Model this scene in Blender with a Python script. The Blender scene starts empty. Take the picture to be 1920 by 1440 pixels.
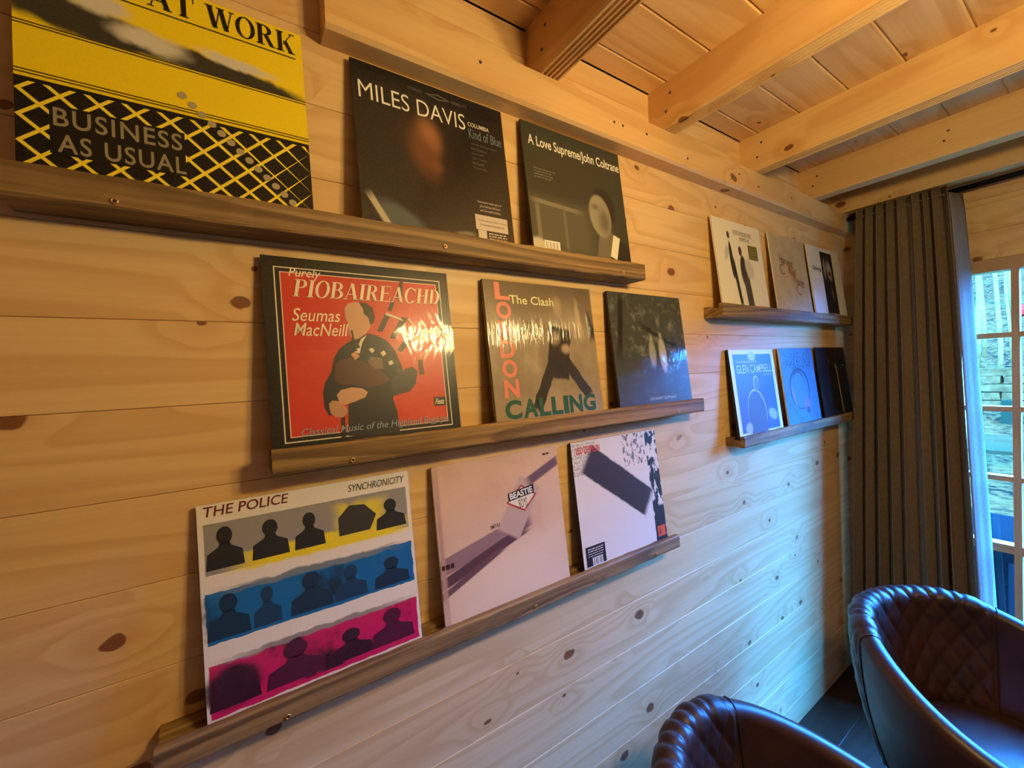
import bpy, math, random
from mathutils import Vector, Matrix

random.seed(7)
scene = bpy.context.scene
COL = scene.collection
PI = math.pi
ZC = 1.55                                   # camera height above the floor

# ------------------------------------------------------------------ camera
cam_d = bpy.data.cameras.new('camera')
cam = bpy.data.objects.new('camera', cam_d)
COL.objects.link(cam)
cam_d.sensor_fit = 'HORIZONTAL'
cam_d.sensor_width = 36.0
cam_d.lens = 36.0 * 777.4 / 1920.0
cam_d.clip_start = 0.02
cam_d.clip_end = 300
_r = Vector((0.83123251, -0.55417688, -0.04405107))
_u = Vector((0.05108206, -0.00276503, 0.99869063))
_f = Vector((0.55357306, 0.83239434, -0.02601011))
cam.matrix_world = Matrix(((_r.x, _u.x, -_f.x, 0.0), (_r.y, _u.y, -_f.y, -0.80126),
                           (_r.z, _u.z, -_f.z, ZC), (0, 0, 0, 1)))
scene.camera = cam

# ------------------------------------------------------------------ sky, exposure
world = bpy.data.worlds.new('sky')
scene.world = world
world.use_nodes = True
bg = world.node_tree.nodes['Background']
bg.inputs['Color'].default_value = (0.03, 0.25, 1.0, 1)
bg.inputs['Strength'].default_value = 220.0

sun_d = bpy.data.lights.new('sun', 'SUN')
sun_d.energy = 14.0
sun_d.color = (0.8, 1.0, 0.9)
sun_d.angle = math.radians(2)
sun = bpy.data.objects.new('sun', sun_d)
sun.rotation_euler = (math.radians(20), math.radians(-48), 0)      # from behind the cabin, on to the slope
COL.objects.link(sun)

scene.view_settings.view_transform = 'Standard'
scene.view_settings.look = 'None'
scene.view_settings.gamma = 1.0
scene.view_settings.use_curve_mapping = False
scene.view_settings.exposure = 0.0
LAMP = 232.0                                  # emission of the pendant globes


def S(r, g, b):
    def c(v):
        v /= 255.0
        return v / 12.92 if v <= 0.04045 else ((v + 0.055) / 1.055) ** 2.4
    return (c(r), c(g), c(b), 1.0)


# ------------------------------------------------------------------ mesh helpers
def link(o, parent=None):
    COL.objects.link(o)
    if parent is not None:
        o.parent = parent
    return o


def mesh_obj(name, verts, faces, mat, parent=None, smooth=False, mats=None, idx=None):
    me = bpy.data.meshes.new(name)
    me.from_pydata([tuple(v) for v in verts], [], faces)
    for m in (mats or [mat]):
        me.materials.append(m)
    if idx:
        me.polygons.foreach_set('material_index', idx)
    if smooth:
        me.polygons.foreach_set('use_smooth', [True] * len(me.polygons))
    me.update()
    return link(bpy.data.objects.new(name, me), parent)


def box_data(x0, x1, y0, y1, z0, z1):
    v = [(x0, y0, z0), (x1, y0, z0), (x1, y1, z0), (x0, y1, z0),
         (x0, y0, z1), (x1, y0, z1), (x1, y1, z1), (x0, y1, z1)]
    f = [(3, 2, 1, 0), (4, 5, 6, 7), (0, 1, 5, 4), (1, 2, 6, 5), (2, 3, 7, 6), (3, 0, 4, 7)]
    return v, f


class MB:
    def __init__(self):
        self.v, self.f = [], []

    def add(self, v, f):
        n = len(self.v)
        self.v += [tuple(p) for p in v]
        self.f += [tuple(i + n for i in q) for q in f]
        return self

    def box(self, *a):
        return self.add(*box_data(*a))

    def tube(self, pts, rad, seg=10, cap=True):
        pts = [Vector(p) for p in pts]
        rads = rad if isinstance(rad, (list, tuple)) else [rad] * len(pts)
        vs, fs = [], []
        t0 = (pts[1] - pts[0]).normalized()
        nrm = t0.orthogonal().normalized()
        for i, p in enumerate(pts):
            a = pts[max(0, i - 1)]
            b = pts[min(len(pts) - 1, i + 1)]
            t = (b - a).normalized()
            nrm = (nrm - t * nrm.dot(t)).normalized()
            bn = t.cross(nrm)
            for k in range(seg):
                w = 2 * PI * k / seg
                vs.append(p + (nrm * math.cos(w) + bn * math.sin(w)) * rads[i])
        for i in range(len(pts) - 1):
            for k in range(seg):
                k2 = (k + 1) % seg
                fs.append((i * seg + k, i * seg + k2, (i + 1) * seg + k2, (i + 1) * seg + k))
        if cap:
            fs.append(tuple(range(seg))[::-1])
            fs.append(tuple((len(pts) - 1) * seg + k for k in range(seg)))
        return self.add(vs, fs)

    def lathe(self, prof, seg=24, cx=0, cy=0):
        vs, fs = [], []
        for r, z in prof:
            for k in range(seg):
                w = 2 * PI * k / seg
                vs.append((cx + r * math.cos(w), cy + r * math.sin(w), z))
        for i in range(len(prof) - 1):
            for k in range(seg):
                k2 = (k + 1) % seg
                fs.append((i * seg + k, i * seg + k2, (i + 1) * seg + k2, (i + 1) * seg + k))
        return self.add(vs, fs)

    def build(self, name, mat, parent=None, smooth=False):
        return mesh_obj(name, self.v, self.f, mat, parent, smooth)


def empty(name, loc=(0, 0, 0), rot=(0, 0, 0)):
    o = bpy.data.objects.new(name, None)
    o.empty_display_size = 0.05
    o.location = loc
    o.rotation_euler = rot
    return link(o)


def tag(o, label, cat, group=None):
    o['label'] = label
    o['category'] = cat
    if group:
        o['group'] = group
    return o


def structure(o):
    o['kind'] = 'structure'
    return o


# ------------------------------------------------------------------ materials
def new_mat(name):
    m = bpy.data.materials.new(name)
    m.use_nodes = True
    nt = m.node_tree
    nt.nodes.clear()
    out = nt.nodes.new('ShaderNodeOutputMaterial')
    return m, nt, out


class N:
    """tiny node helper"""
    def __init__(self, nt):
        self.nt = nt

    def node(self, t, **kw):
        n = self.nt.nodes.new(t)
        for k, v in kw.items():
            setattr(n, k, v)
        return n

    def put(self, sock, val):
        if hasattr(val, 'is_output'):
            self.nt.links.new(val, sock)
        else:
            sock.default_value = val

    def math(self, op, a, b=0.0, c=None, clamp=False):
        n = self.node('ShaderNodeMath', operation=op, use_clamp=clamp)
        self.put(n.inputs[0], a)
        self.put(n.inputs[1], b)
        if c is not None:
            self.put(n.inputs[2], c)
        return n.outputs[0]

    def mapr(self, v, a, b, c=0.0, d=1.0, smooth=True):
        n = self.node('ShaderNodeMapRange', clamp=True)
        n.interpolation_type = 'SMOOTHSTEP' if smooth else 'LINEAR'
        self.put(n.inputs[0], v)
        for i, q in enumerate((a, b, c, d)):
            self.put(n.inputs[1 + i], q)
        return n.outputs[0]

    def mix(self, fac, a, b, mode='MIX'):
        n = self.node('ShaderNodeMix', data_type='RGBA', blend_type=mode)
        self.put(n.inputs[0], fac)
        self.put(n.inputs[6], a)
        self.put(n.inputs[7], b)
        return n.outputs[2]

    def mapping(self, vec, loc=(0, 0, 0), rot=(0, 0, 0), scale=(1, 1, 1), kind='POINT'):
        n = self.node('ShaderNodeMapping', vector_type=kind)
        self.put(n.inputs[0], vec)
        self.put(n.inputs[1], loc)
        self.put(n.inputs[2], rot)
        self.put(n.inputs[3], scale)
        return n.outputs[0]

    def noise(self, vec, scale=1.0, detail=2.0, rough=0.5, dist=0.0):
        n = self.node('ShaderNodeTexNoise')
        self.put(n.inputs['Vector'], vec)
        n.inputs['Scale'].default_value = scale
        n.inputs['Detail'].default_value = detail
        n.inputs['Roughness'].default_value = rough
        n.inputs['Distortion'].default_value = dist
        return n.outputs['Fac']

    def bump(self, h, strength=0.2, dist=0.01):
        n = self.node('ShaderNodeBump')
        n.inputs['Strength'].default_value = strength
        n.inputs['Distance'].default_value = dist
        self.put(n.inputs['Height'], h)
        return n.outputs['Normal']

    def schlick(self, f0=0.04, normal=None):
        """two-sided reflectance of a thin clear sheet"""
        lw = self.node('ShaderNodeLayerWeight')
        lw.inputs[0].default_value = 0.5
        if normal is not None:
            self.put(lw.inputs['Normal'], normal)
        f5 = self.math('POWER', lw.outputs['Facing'], 5.0)
        return self.math('MULTIPLY_ADD', f5, 1 - f0, f0)

    def bsdf(self, out, color, rough=0.5, metallic=0.0, normal=None, coat=0.0, coat_rough=0.1, spec=0.5):
        p = self.node('ShaderNodeBsdfPrincipled')
        self.put(p.inputs['Base Color'], color)
        self.put(p.inputs['Roughness'], rough)
        p.inputs['Metallic'].default_value = metallic
        p.inputs['Specular IOR Level'].default_value = spec
        p.inputs['Coat Weight'].default_value = coat
        p.inputs['Coat Roughness'].default_value = coat_rough
        if normal is not None:
            self.put(p.inputs['Normal'], normal)
        self.nt.links.new(p.outputs[0], out.inputs[0])
        return p


def plain(name, col, rough=0.5, metallic=0.0, var=0.12, scale=30, bump=0.0, coat=0.0, spec=0.5):
    m, nt, out = new_mat(name)
    n = N(nt)
    tc = n.node('ShaderNodeTexCoord').outputs['Object']
    f = n.noise(tc, scale, 3)
    c2 = tuple(max(0, v * (1 - var)) for v in col[:3]) + (1,)
    c = n.mix(n.mapr(f, 0.3, 0.7), col, c2)
    n.bsdf(out, c, rough, metallic, n.bump(f, bump, 0.004) if bump else None, coat, spec=spec)
    return m


def wood(name, light, dark, knotc, rings=13.0, line=0.5, knots=0.55, rough=0.45, bump=0.10,
         tint=0.10, grain=0.25, kscale=(4.6, 7.0)):
    """boards: length along local x, width along local z"""
    m, nt, out = new_mat(name)
    n = N(nt)
    tc = n.node('ShaderNodeTexCoord').outputs['Object']
    rnd = n.node('ShaderNodeObjectInfo').outputs['Random']
    off = n.node('ShaderNodeCombineXYZ')
    n.put(off.inputs[0], n.math('MULTIPLY', rnd, 41.0))
    n.put(off.inputs[1], n.math('MULTIPLY', rnd, 13.0))
    n.put(off.inputs[2], n.math('MULTIPLY', rnd, 67.0))
    add = n.node('ShaderNodeVectorMath', operation='ADD')
    n.put(add.inputs[0], tc)
    n.put(add.inputs[1], off.outputs[0])
    P = add.outputs[0]
    # knots
    vor = n.node('ShaderNodeTexVoronoi', feature='F1', voronoi_dimensions='2D')
    wob = n.node('ShaderNodeVectorMath', operation='MULTIPLY_ADD')
    nz = n.node('ShaderNodeTexNoise')
    n.put(nz.inputs['Vector'], P)
    nz.inputs['Scale'].default_value = 22
    n.put(wob.inputs[0], nz.outputs['Color'])
    wob.inputs[1].default_value = (0.018, 0.018, 0.012)
    n.put(wob.inputs[2], P)
    sw = n.node('ShaderNodeSeparateXYZ')
    n.put(sw.inputs[0], wob.outputs[0])
    cw = n.node('ShaderNodeCombineXYZ')
    n.put(cw.inputs[0], n.math('MULTIPLY', sw.outputs[0], kscale[0]))
    n.put(cw.inputs[1], n.math('MULTIPLY', n.math('ADD', sw.outputs[2], sw.outputs[1]), kscale[1]))
    n.put(vor.inputs['Vector'], cw.outputs[0])
    vor.inputs['Scale'].default_value = 1.0
    d = vor.outputs['Distance']
    sep = n.node('ShaderNodeSeparateColor')
    n.put(sep.inputs[0], vor.outputs['Color'])
    sel = n.mapr(sep.outputs[0], 1 - knots, 1 - knots + 0.02)
    size = n.math('MULTIPLY_ADD', n.math('POWER', sep.outputs[1], 2.0), 0.085, 0.03)
    kin = n.mapr(d, n.math('MULTIPLY', size, 0.75), size, 1.0, 0.0)
    knot = n.math('MULTIPLY', kin, sel)
    halo = n.math('MULTIPLY', n.mapr(d, 0.05, 0.42, 1.0, 0.0), sel)
    # growth-ring contour lines, warped round the knots
    v = n.noise(n.mapping(P, scale=(0.55, 3.0, 6.5)), 1.0, 1.5, 0.45)
    v = n.math('ADD', v, n.math('MULTIPLY', halo, 0.12))
    fr = n.math('FRACT', n.math('MULTIPLY', v, rings))
    ln = n.math('MULTIPLY', n.mapr(fr, 0.25, 0.86), n.mapr(fr, 0.86, 1.0, 1.0, 0.0))
    fine = n.noise(n.mapping(P, scale=(2.2, 70, 120)), 1.0, 3, 0.6)
    big = n.noise(n.mapping(P, scale=(0.9, 3, 4)), 1.0, 2)
    c = n.mix(n.math('MULTIPLY', ln, line), light, dark)
    c = n.mix(n.math('MULTIPLY', n.mapr(fine, 0.35, 0.75), grain), c, dark)
    c = n.mix(n.math('MULTIPLY', n.mapr(big, 0.35, 0.7), 0.22), c, dark)
    c = n.mix(n.math('MULTIPLY', halo, 0.22), c, dark)
    c = n.mix(n.math('MULTIPLY', knot, 0.9), c, knotc)
    dk = tuple(q * 0.8 for q in light[:3]) + (1,)
    c = n.mix(n.math('MULTIPLY', rnd, tint * 2), c, n.mix(1.0, c, (0.86, 0.80, 0.72, 1), 'MULTIPLY'))
    h = n.math('ADD', n.math('MULTIPLY', fine, 0.5), n.math('MULTIPLY', ln, -0.5))
    n.bsdf(out, c, rough, 0, n.bump(h, bump, 0.002), spec=0.4)
    return m


M_PINE = wood('pine_boards', S(232, 196, 140), S(200, 148, 88), S(116, 62, 28), knots=0.5, rings=10, line=0.42, grain=0.2)
M_BEAM = wood('pine_beams', S(228, 188, 128), S(198, 146, 84), S(110, 60, 28), knots=0.28, rings=8)
M_SHELF = wood('weathered_shelf_oak', S(166, 132, 84), S(86, 62, 36), S(54, 36, 20), rings=16, line=0.7,
               knots=0.12, rough=0.6, bump=0.45, grain=0.75, kscale=(2.0, 9.0))
M_FLOOR = wood('floor_boards', S(74, 52, 36), S(54, 36, 24), S(34, 22, 14), knots=0.2)
M_FRAME = wood('window_pine', S(205, 172, 126), S(170, 128, 84), S(100, 60, 34), knots=0.15)
M_DARKGAP = plain('backing', S(70, 48, 28), 0.9)
M_SCREW = plain('screw_bronze', S(214, 176, 112), 0.35, 0.85)
M_SCREWIN = plain('screw_recess', S(40, 28, 18), 0.6)
M_NAIL = plain('nail_hole', S(52, 26, 20), 0.8)
M_BLACK = plain('black_metal', S(22, 20, 20), 0.45, 0.6)


# ------------------------------------------------------------------ boards
_board_cache = {}


def board_mesh(L, W, T, ch, mat):
    """length along +x from 0, width along z from 0, front face at y=0, body behind (+y); V-chamfered long edges"""
    key = (round(L, 4), round(W, 4), round(T, 4), ch, mat.name)
    if key in _board_cache:
        return _board_cache[key]
    g = 0.0003
    sec = [(ch, g), (0, g + ch), (0, W - g - ch), (ch, W - g), (T, W - g), (T, g)]
    n = len(sec)
    v = [(0, y, z) for y, z in sec] + [(L, y, z) for y, z in sec]
    f = [tuple(range(n)), tuple(range(2 * n - 1, n - 1, -1))]
    f += [(i, i + n, (i + 1) % n + n, (i + 1) % n) for i in range(n)]
    me = bpy.data.meshes.new('plank')
    me.from_pydata(v, [], f)
    me.materials.append(mat)
    me.update()
    _board_cache[key] = me
    return me


def plank(parent, L, W, T, mat, loc, rot=(0, 0, 0), ch=0.0010, name='plank'):
    o = bpy.data.objects.new(name, board_mesh(L, W, T, ch, mat))
    o.location = loc
    o.rotation_euler = rot
    return link(o, parent)


XL, XR, YB = -2.3, 2.54, -3.4               # room: back wall, window wall, far wall
CEIL = ZC + 0.81
PITCH = 0.129
SEAM0 = ZC + 0.1015


def rows(lo, hi):
    k = math.floor((lo - SEAM0) / PITCH)
    while SEAM0 + k * PITCH < hi - 0.004:
        a = max(lo, SEAM0 + k * PITCH)
        b = min(hi, SEAM0 + (k + 1) * PITCH)
        if b - a > 0.01:
            yield a, b
        k += 1


wl = structure(MB().box(XL - 0.1, XR + 0.1, 0.022, 0.08, -0.1, CEIL + 0.1).build('wall_left', M_DARKGAP))
for a, b in rows(0, CEIL):
    plank(wl, XR - XL, b - a, 0.02, M_PINE, (XL, 0, a))

# window wall with its opening
WY0, WY1, WZ0, WZ1 = -0.35, -1.145, 0.14, ZC + 0.372
wr = MB()
X2 = XR + 0.022
wr.box(X2, X2 + 0.05, WY0, 0.02, -0.02, CEIL + 0.02)
wr.box(X2, X2 + 0.05, YB - 0.03, WY1, -0.02, CEIL + 0.02)
wr.box(X2, X2 + 0.05, WY1, WY0, WZ1, CEIL + 0.02)
wr.box(X2, X2 + 0.05, WY1, WY0, -0.02, WZ0)
wr = structure(wr.build('wall_right', M_DARKGAP))
RW = (0, 0, -PI / 2)                        # local x -> -y, front (local -y) -> -x
for a, b in rows(0, CEIL):
    segs = [(0.0, YB)]
    if b > WZ0 and a < WZ1:
        segs = [(0.0, WY0), (WY1, YB)]
        if a < WZ0 - 0.01 or b > WZ1 + 0.01:
            lo, hi = (a, WZ0) if a < WZ0 else (WZ1, b)
            plank(wr, WY0 - WY1, hi - lo, 0.02, M_PINE, (XR, WY0, lo), RW)
    for y0, y1 in segs:
        plank(wr, y0 - y1, b - a, 0.02, M_PINE, (XR, y0, a), RW)

# far walls, floor
wb = structure(MB().box(XL - 0.08, XL - 0.022, YB - 0.03, 0.02, -0.02, CEIL + 0.02).build('wall_back', M_DARKGAP))
wf = structure(MB().box(XL - 0.03, XR + 0.03, YB - 0.08, YB - 0.022, -0.02, CEIL + 0.02).build('wall_front', M_DARKGAP))
for a, b in rows(0, CEIL):
    plank(wb, -YB, b - a, 0.02, M_PINE, (XL, YB, a), (0, 0, PI / 2))
    plank(wf, XR - XL, b - a, 0.02, M_PINE, (XR, YB, a), (0, 0, PI))
fl = structure(MB().box(XL - 0.09, XR + 0.09, YB - 0.09, 0.02, -0.08, -0.022).build('floor', M_DARKGAP))
y = 0.0
while y > YB:
    w = min(0.14, y - YB)
    plank(fl, XR - XL, w, 0.02, M_FLOOR, (XL, y - w, 0), (-PI / 2, 0, 0))
    y -= 0.14

# ceiling boards running along the record wall
ce = structure(MB().box(XL - 0.09, XR + 0.09, YB - 0.09, 0.02, CEIL + 0.022, CEIL + 0.08).build('ceiling', M_DARKGAP))
ys = [0.0] + [-0.063 - 0.1302 * i for i in range(26)]
for y0, y1 in zip(ys, ys[1:]):
    if y1 < YB:
        break
    plank(ce, XR - XL, y0 - y1, 0.02, M_BEAM, (XL, y0, CEIL), (PI / 2, 0, 0), ch=0.004)


# joists: fluted undersides
def joist(x0, x1, zb, label, flutes=4, nails=((0.06, 0.045), (0.075, 0.09))):
    L = -YB
    w, h = x1 - x0, CEIL - zb
    sec = [(0, h), (0, 0.006), (0.003, 0)]
    if flutes:
        step = (w - 0.012) / flutes
        for i in range(flutes):
            c = 0.006 + step * i
            sec += [(c + step * 0.25, 0), (c + step * 0.32, 0.009), (c + step * 0.78, 0.009), (c + step * 0.85, 0)]
    sec += [(w - 0.003, 0), (w, 0.006), (w, h)]
    n = len(sec)
    # local: x = length, z = across (joist width), y = -height ; so grain follows the length
    v = [(0, -q, p) for p, q in sec] + [(L, -q, p) for p, q in sec]
    f = [tuple(range(n))[::-1], tuple(range(n, 2 * n))]
    f += [(i, (i + 1) % n, (i + 1) % n + n, i + n) for i in range(n)]
    t = empty('ceiling_joist', (x0, 0, zb))
    o = mesh_obj('beam', v, f, M_BEAM, t)
    # axes: local x -> world -y, local y -> world -z, local z -> world +x
    o.matrix_local = Matrix(((0, 0, 1, 0), (-1, 0, 0, 0), (0, -1, 0, 0), (0, 0, 0, 1)))
    for yy, zz in nails:
        q = MB().tube([(-0.0008, -yy, zz), (0.001, -yy, zz)], 0.0035, 8).build('nail', M_NAIL, t)
    return tag(t, label, 'joist', 'ceiling joists')


ZJ = ZC + 0.683
joist(0.614, 0.672, ZJ, 'fluted pine ceiling joist above the grey portrait sleeve, first from the left')
joist(1.063, 1.118, ZJ, 'fluted pine ceiling joist crossing the top of the picture, second from the left')
joist(1.581, 1.635, ZJ, 'broad lit pine ceiling joist, third counted from the left')
joist(2.068, 2.128, ZJ, 'pine ceiling joist with a wavy grain, second from the curtain', flutes=0,
      nails=((0.05, 0.05), (0.066, 0.085), (0.44, 0.05), (0.45, 0.08)))
joist(2.405, 2.478, ZJ, 'shaded pine ceiling joist directly above the curtain', flutes=0, nails=())

# ledger under the joists on the record wall
lg = empty('ledger_beam', (0.156, 0, ZC + 0.598))
LT, LH, LEN = 0.05, 0.085, 2.15
sec = [(0, 0), (-LT + 0.007, 0), (-LT, 0.007), (-LT, LH), (0, LH)]
v = [(0, a, b) for a, b in sec] + [(LEN, a, b) for a, b in sec]
n5 = len(sec)
f = [tuple(range(n5))[::-1], tuple(range(n5, 2 * n5))] + [(i, (i + 1) % n5, (i + 1) % n5 + n5, i + n5) for i in range(n5)]
mesh_obj('beam', v, f, M_BEAM, lg)
MB().box(LEN + 0.001, XR - 0.156 - 0.002, -0.042, 0, 0.004, LH).build('end_piece', M_BEAM, lg)
for px, pz in ((0.012, 0.07), (0.05, 0.075), (0.70, 0.045), (0.733, 0.045), (0.83, 0.05), (0.30, 0.05), (1.02, 0.03), (1.45, 0.035)):
    MB().tube([(px, -LT - 0.0008, pz), (px, -LT + 0.002, pz)], 0.0035, 8).build('nail', M_NAIL, lg)
tag(lg, 'long pale pine beam fixed along the wall above the records', 'beam')

# ------------------------------------------------------------------ glazed window
M_GLASS, nt, out = new_mat('window_glass')
n = N(nt)
tr = n.node('ShaderNodeBsdfTransparent')
tr.inputs[0].default_value = (0.96, 0.98, 0.98, 1)
gl = n.node('ShaderNodeBsdfGlossy')
gl.inputs['Roughness'].default_value = 0.02
ms = n.node('ShaderNodeMixShader')
n.put(ms.inputs[0], n.schlick(0.05))
nt.links.new(tr.outputs[0], ms.inputs[1])
nt.links.new(gl.outputs[0], ms.inputs[2])
nt.links.new(ms.outputs[0], out.inputs[0])

win = structure(empty('window_1', (XR, WY0, WZ0)))


def wbar(name, y0, y1, z0, z1, x0=-0.004, x1=0.065, mat=M_FRAME):
    """bar given in world y / z, drawn with its length along local x"""
    if abs(y1 - y0) > (z1 - z0):
        L = abs(y1 - y0)
        b = MB().box(0, L, x0, x1, 0, z1 - z0).build(name, mat, win)
        b.location = (0, max(y0, y1) - WY0, z0 - WZ0)
        b.rotation_euler = (0, 0, -PI / 2)
    else:
        b = MB().box(0, z1 - z0, x0, x1, 0, abs(y1 - y0)).build(name, mat, win)
        # local x -> z, local y -> x, local z -> y
        b.matrix_local = Matrix(((0, 1, 0, 0), (0, 0, 1, min(y0, y1) - WY0), (1, 0, 0, z0 - WZ0), (0, 0, 0, 1)))
    return b


IY0, IY1 = WY0 - 0.05, WY1 + 0.05
IZ0, IZ1 = WZ0 + 0.09, ZC + 0.322
wbar('frame_head', WY0, WY1, IZ1, WZ1 - 0.001)
wbar('frame_sill', WY0, WY1, WZ0 + 0.001, IZ0, -0.03)
wbar('frame_jamb', IY0, WY0 - 0.001, IZ0, IZ1)
wbar('frame_jamb', WY1 + 0.001, IY1, IZ0, IZ1)
mull = [-0.543, -0.82]
zb_ = [ZC + 0.066, ZC - 0.230, ZC - 0.511]
RAIL = (ZC - 0.812, ZC - 0.778)
for my in mull:
    h = 0.0105
    wbar('mullion', my - h, my + h, IZ0, IZ1, 0.01, 0.055)
ycol = [IY0] + mull + [IY1]
for i in range(3):
    ya = ycol[i] - (0.0 if i == 0 else 0.0105)
    yb = ycol[i + 1] + (0.0 if i == 2 else 0.0105)
    for zz in zb_:
        wbar('glazing_bar', ya, yb, zz - 0.010, zz + 0.010, 0.012, 0.05)
    wbar('rail', ya, yb, RAIL[0], RAIL[1], 0.008, 0.055)
    zs = [IZ0, RAIL[0]], [RAIL[1], zb_[2] - 0.01], [zb_[2] + 0.01, zb_[1] - 0.01], [zb_[1] + 0.01, zb_[0] - 0.01], [zb_[0] + 0.01, IZ1]
    for za, zc in zs:
        wbar('pane', ya, yb, za, zc, 0.03, 0.034, M_GLASS)

# daylight comes in by the glazed opening: portal for the sky
pl = bpy.data.lights.new('sky_portal', 'AREA')
pl.shape = 'RECTANGLE'
pl.size = abs(WY1 - WY0)
pl.size_y = WZ1 - WZ0
pl.cycles.is_portal = True
po = bpy.data.objects.new('sky_portal', pl)
po.location = (XR + 0.09, (WY0 + WY1) / 2, (WZ0 + WZ1) / 2)
po.rotation_euler = (PI / 2, 0, PI / 2)
link(po)

# ------------------------------------------------------------------ pendant lamp behind the camera
M_GLOBE, nt, out = new_mat('lit_globe')
em = nt.nodes.new('ShaderNodeEmission')
em.inputs[0].default_value = (1.0, 0.745, 0.31, 1)
em.inputs[1].default_value = LAMP
nt.links.new(em.outputs[0], out.inputs[0])
lamp = empty('pendant_lamp', (0.77, -1.06, CEIL))
MB().lathe([(0.0, -0.02), (0.05, -0.02), (0.05, -0.001), (0.0, -0.001)], 20).build('ceiling_rose', M_BLACK, lamp)
MB().tube([(0, 0, -0.02), (0, 0, -0.28)], 0.004).build('cord', M_BLACK, lamp)
MB().tube([(-0.09, 0, -0.285), (0.09, 0, -0.285)], 0.008).build('arm', M_BLACK, lamp)
for sx in (-0.085, 0.085):
    MB().lathe([(0.0, -0.28), (0.016, -0.28), (0.018, -0.345), (0.0, -0.345)], 14, sx).build('socket', M_BLACK, lamp)
    g = MB()
    g.lathe([(0.001 + 0.045 * math.sin(PI * k / 10), -0.39 + 0.045 * math.cos(PI * k / 10)) for k in range(11)], 16, sx)
    g.build('globe', M_GLOBE, lamp, True)
tag(lamp, 'black pendant lamp with two glowing globes hanging behind the viewer', 'lamp')

# ------------------------------------------------------------------ record ledges
LIP_Y0, LIP_Y1 = -0.0530, -0.0670


def ledge(x0, x1, ztop, h, label, screws=()):
    t = empty('record_ledge', (x0, 0, ZC + ztop - h))
    L = x1 - x0
    g = h - 0.014                          # groove floor
    bk = h - 0.007
    sec = [(0, 0), (LIP_Y1 + 0.003, 0), (LIP_Y1, 0.003), (LIP_Y1, h - 0.003), (LIP_Y1 + 0.003, h), (LIP_Y0, h),
           (LIP_Y0, g), (-0.022, g), (-0.022, bk - 0.003), (-0.019, bk), (0, bk)]
    k = 40
    vs, fs = [], []
    for i in range(k + 1):
        x = L * i / k
        for j, (a, b) in enumerate(sec):
            w = 0.0 if (a == 0 or j in (6, 7)) else 0.0009
            vs.append((x, a + random.uniform(-w, w), b + random.uniform(-w, w)))
    m_ = len(sec)
    fs.append(tuple(range(m_))[::-1])
    fs.append(tuple(k * m_ + i for i in range(m_)))
    for i in range(k):
        for j in range(m_):
            j2 = (j + 1) % m_
            fs.append((i * m_ + j, i * m_ + j2, (i + 1) * m_ + j2, (i + 1) * m_ + j))
    mesh_obj('ledge_board', vs, fs, M_SHELF, t)
    for sx, sz in screws:
        X, Z = sx - x0, sz - (ztop - h)
        yy = LIP_Y1
        ring = []
        p = MB()
        prof = [(0.0045, 0.0), (0.0043, 0.0009), (0.0024, 0.0011), (0.0019, 0.0002)]
        seg = 14
        vv, ff = [], []
        for r, d in prof:
            for q in range(seg):
                w = 2 * PI * q / seg
                vv.append((X + r * math.cos(w), yy - 0.0009 - d, Z + r * math.sin(w)))
        for i in range(len(prof) - 1):
            for q in range(seg):
                q2 = (q + 1) % seg
                ff.append((i * seg + q, i * seg + q2, (i + 1) * seg + q2, (i + 1) * seg + q))
        sc = mesh_obj('screw', vv, ff, M_SCREW, t, True)
        MB().tube([(X, yy - 0.0012, Z), (X, yy + 0.002, Z)], 0.002, 8).build('screw_recess', M_SCREWIN, sc)
    return tag(t, label, 'shelf', 'record ledges on the wall')


ledge(-0.226, 0.938, 0.279, 0.042, 'rough brown wooden ledge carrying the yellow and two black sleeves, top left',
      ((-0.119, 0.246), (0.348, 0.249), (0.85, 0.247)))
ledge(0.04, 1.195, -0.103, 0.039, 'brown wooden ledge carrying the red bagpipe sleeve', ((0.158, -0.135), (1.063, -0.133)))
ledge(-0.118, 1.048, -0.491, 0.036, 'lowest brown wooden ledge, under the three-striped white sleeve',
      ((0.041, -0.520), (0.525, -0.517), (0.944, -0.518)))
ledge(1.318, 2.425, 0.198, 0.044, 'short dark ledge near the curtain carrying cream, tan and white sleeves', ((2.206, 0.178),))
ledge(1.428, 2.45, -0.253, 0.037, 'short dark ledge near the curtain carrying blue and black sleeves')


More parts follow.
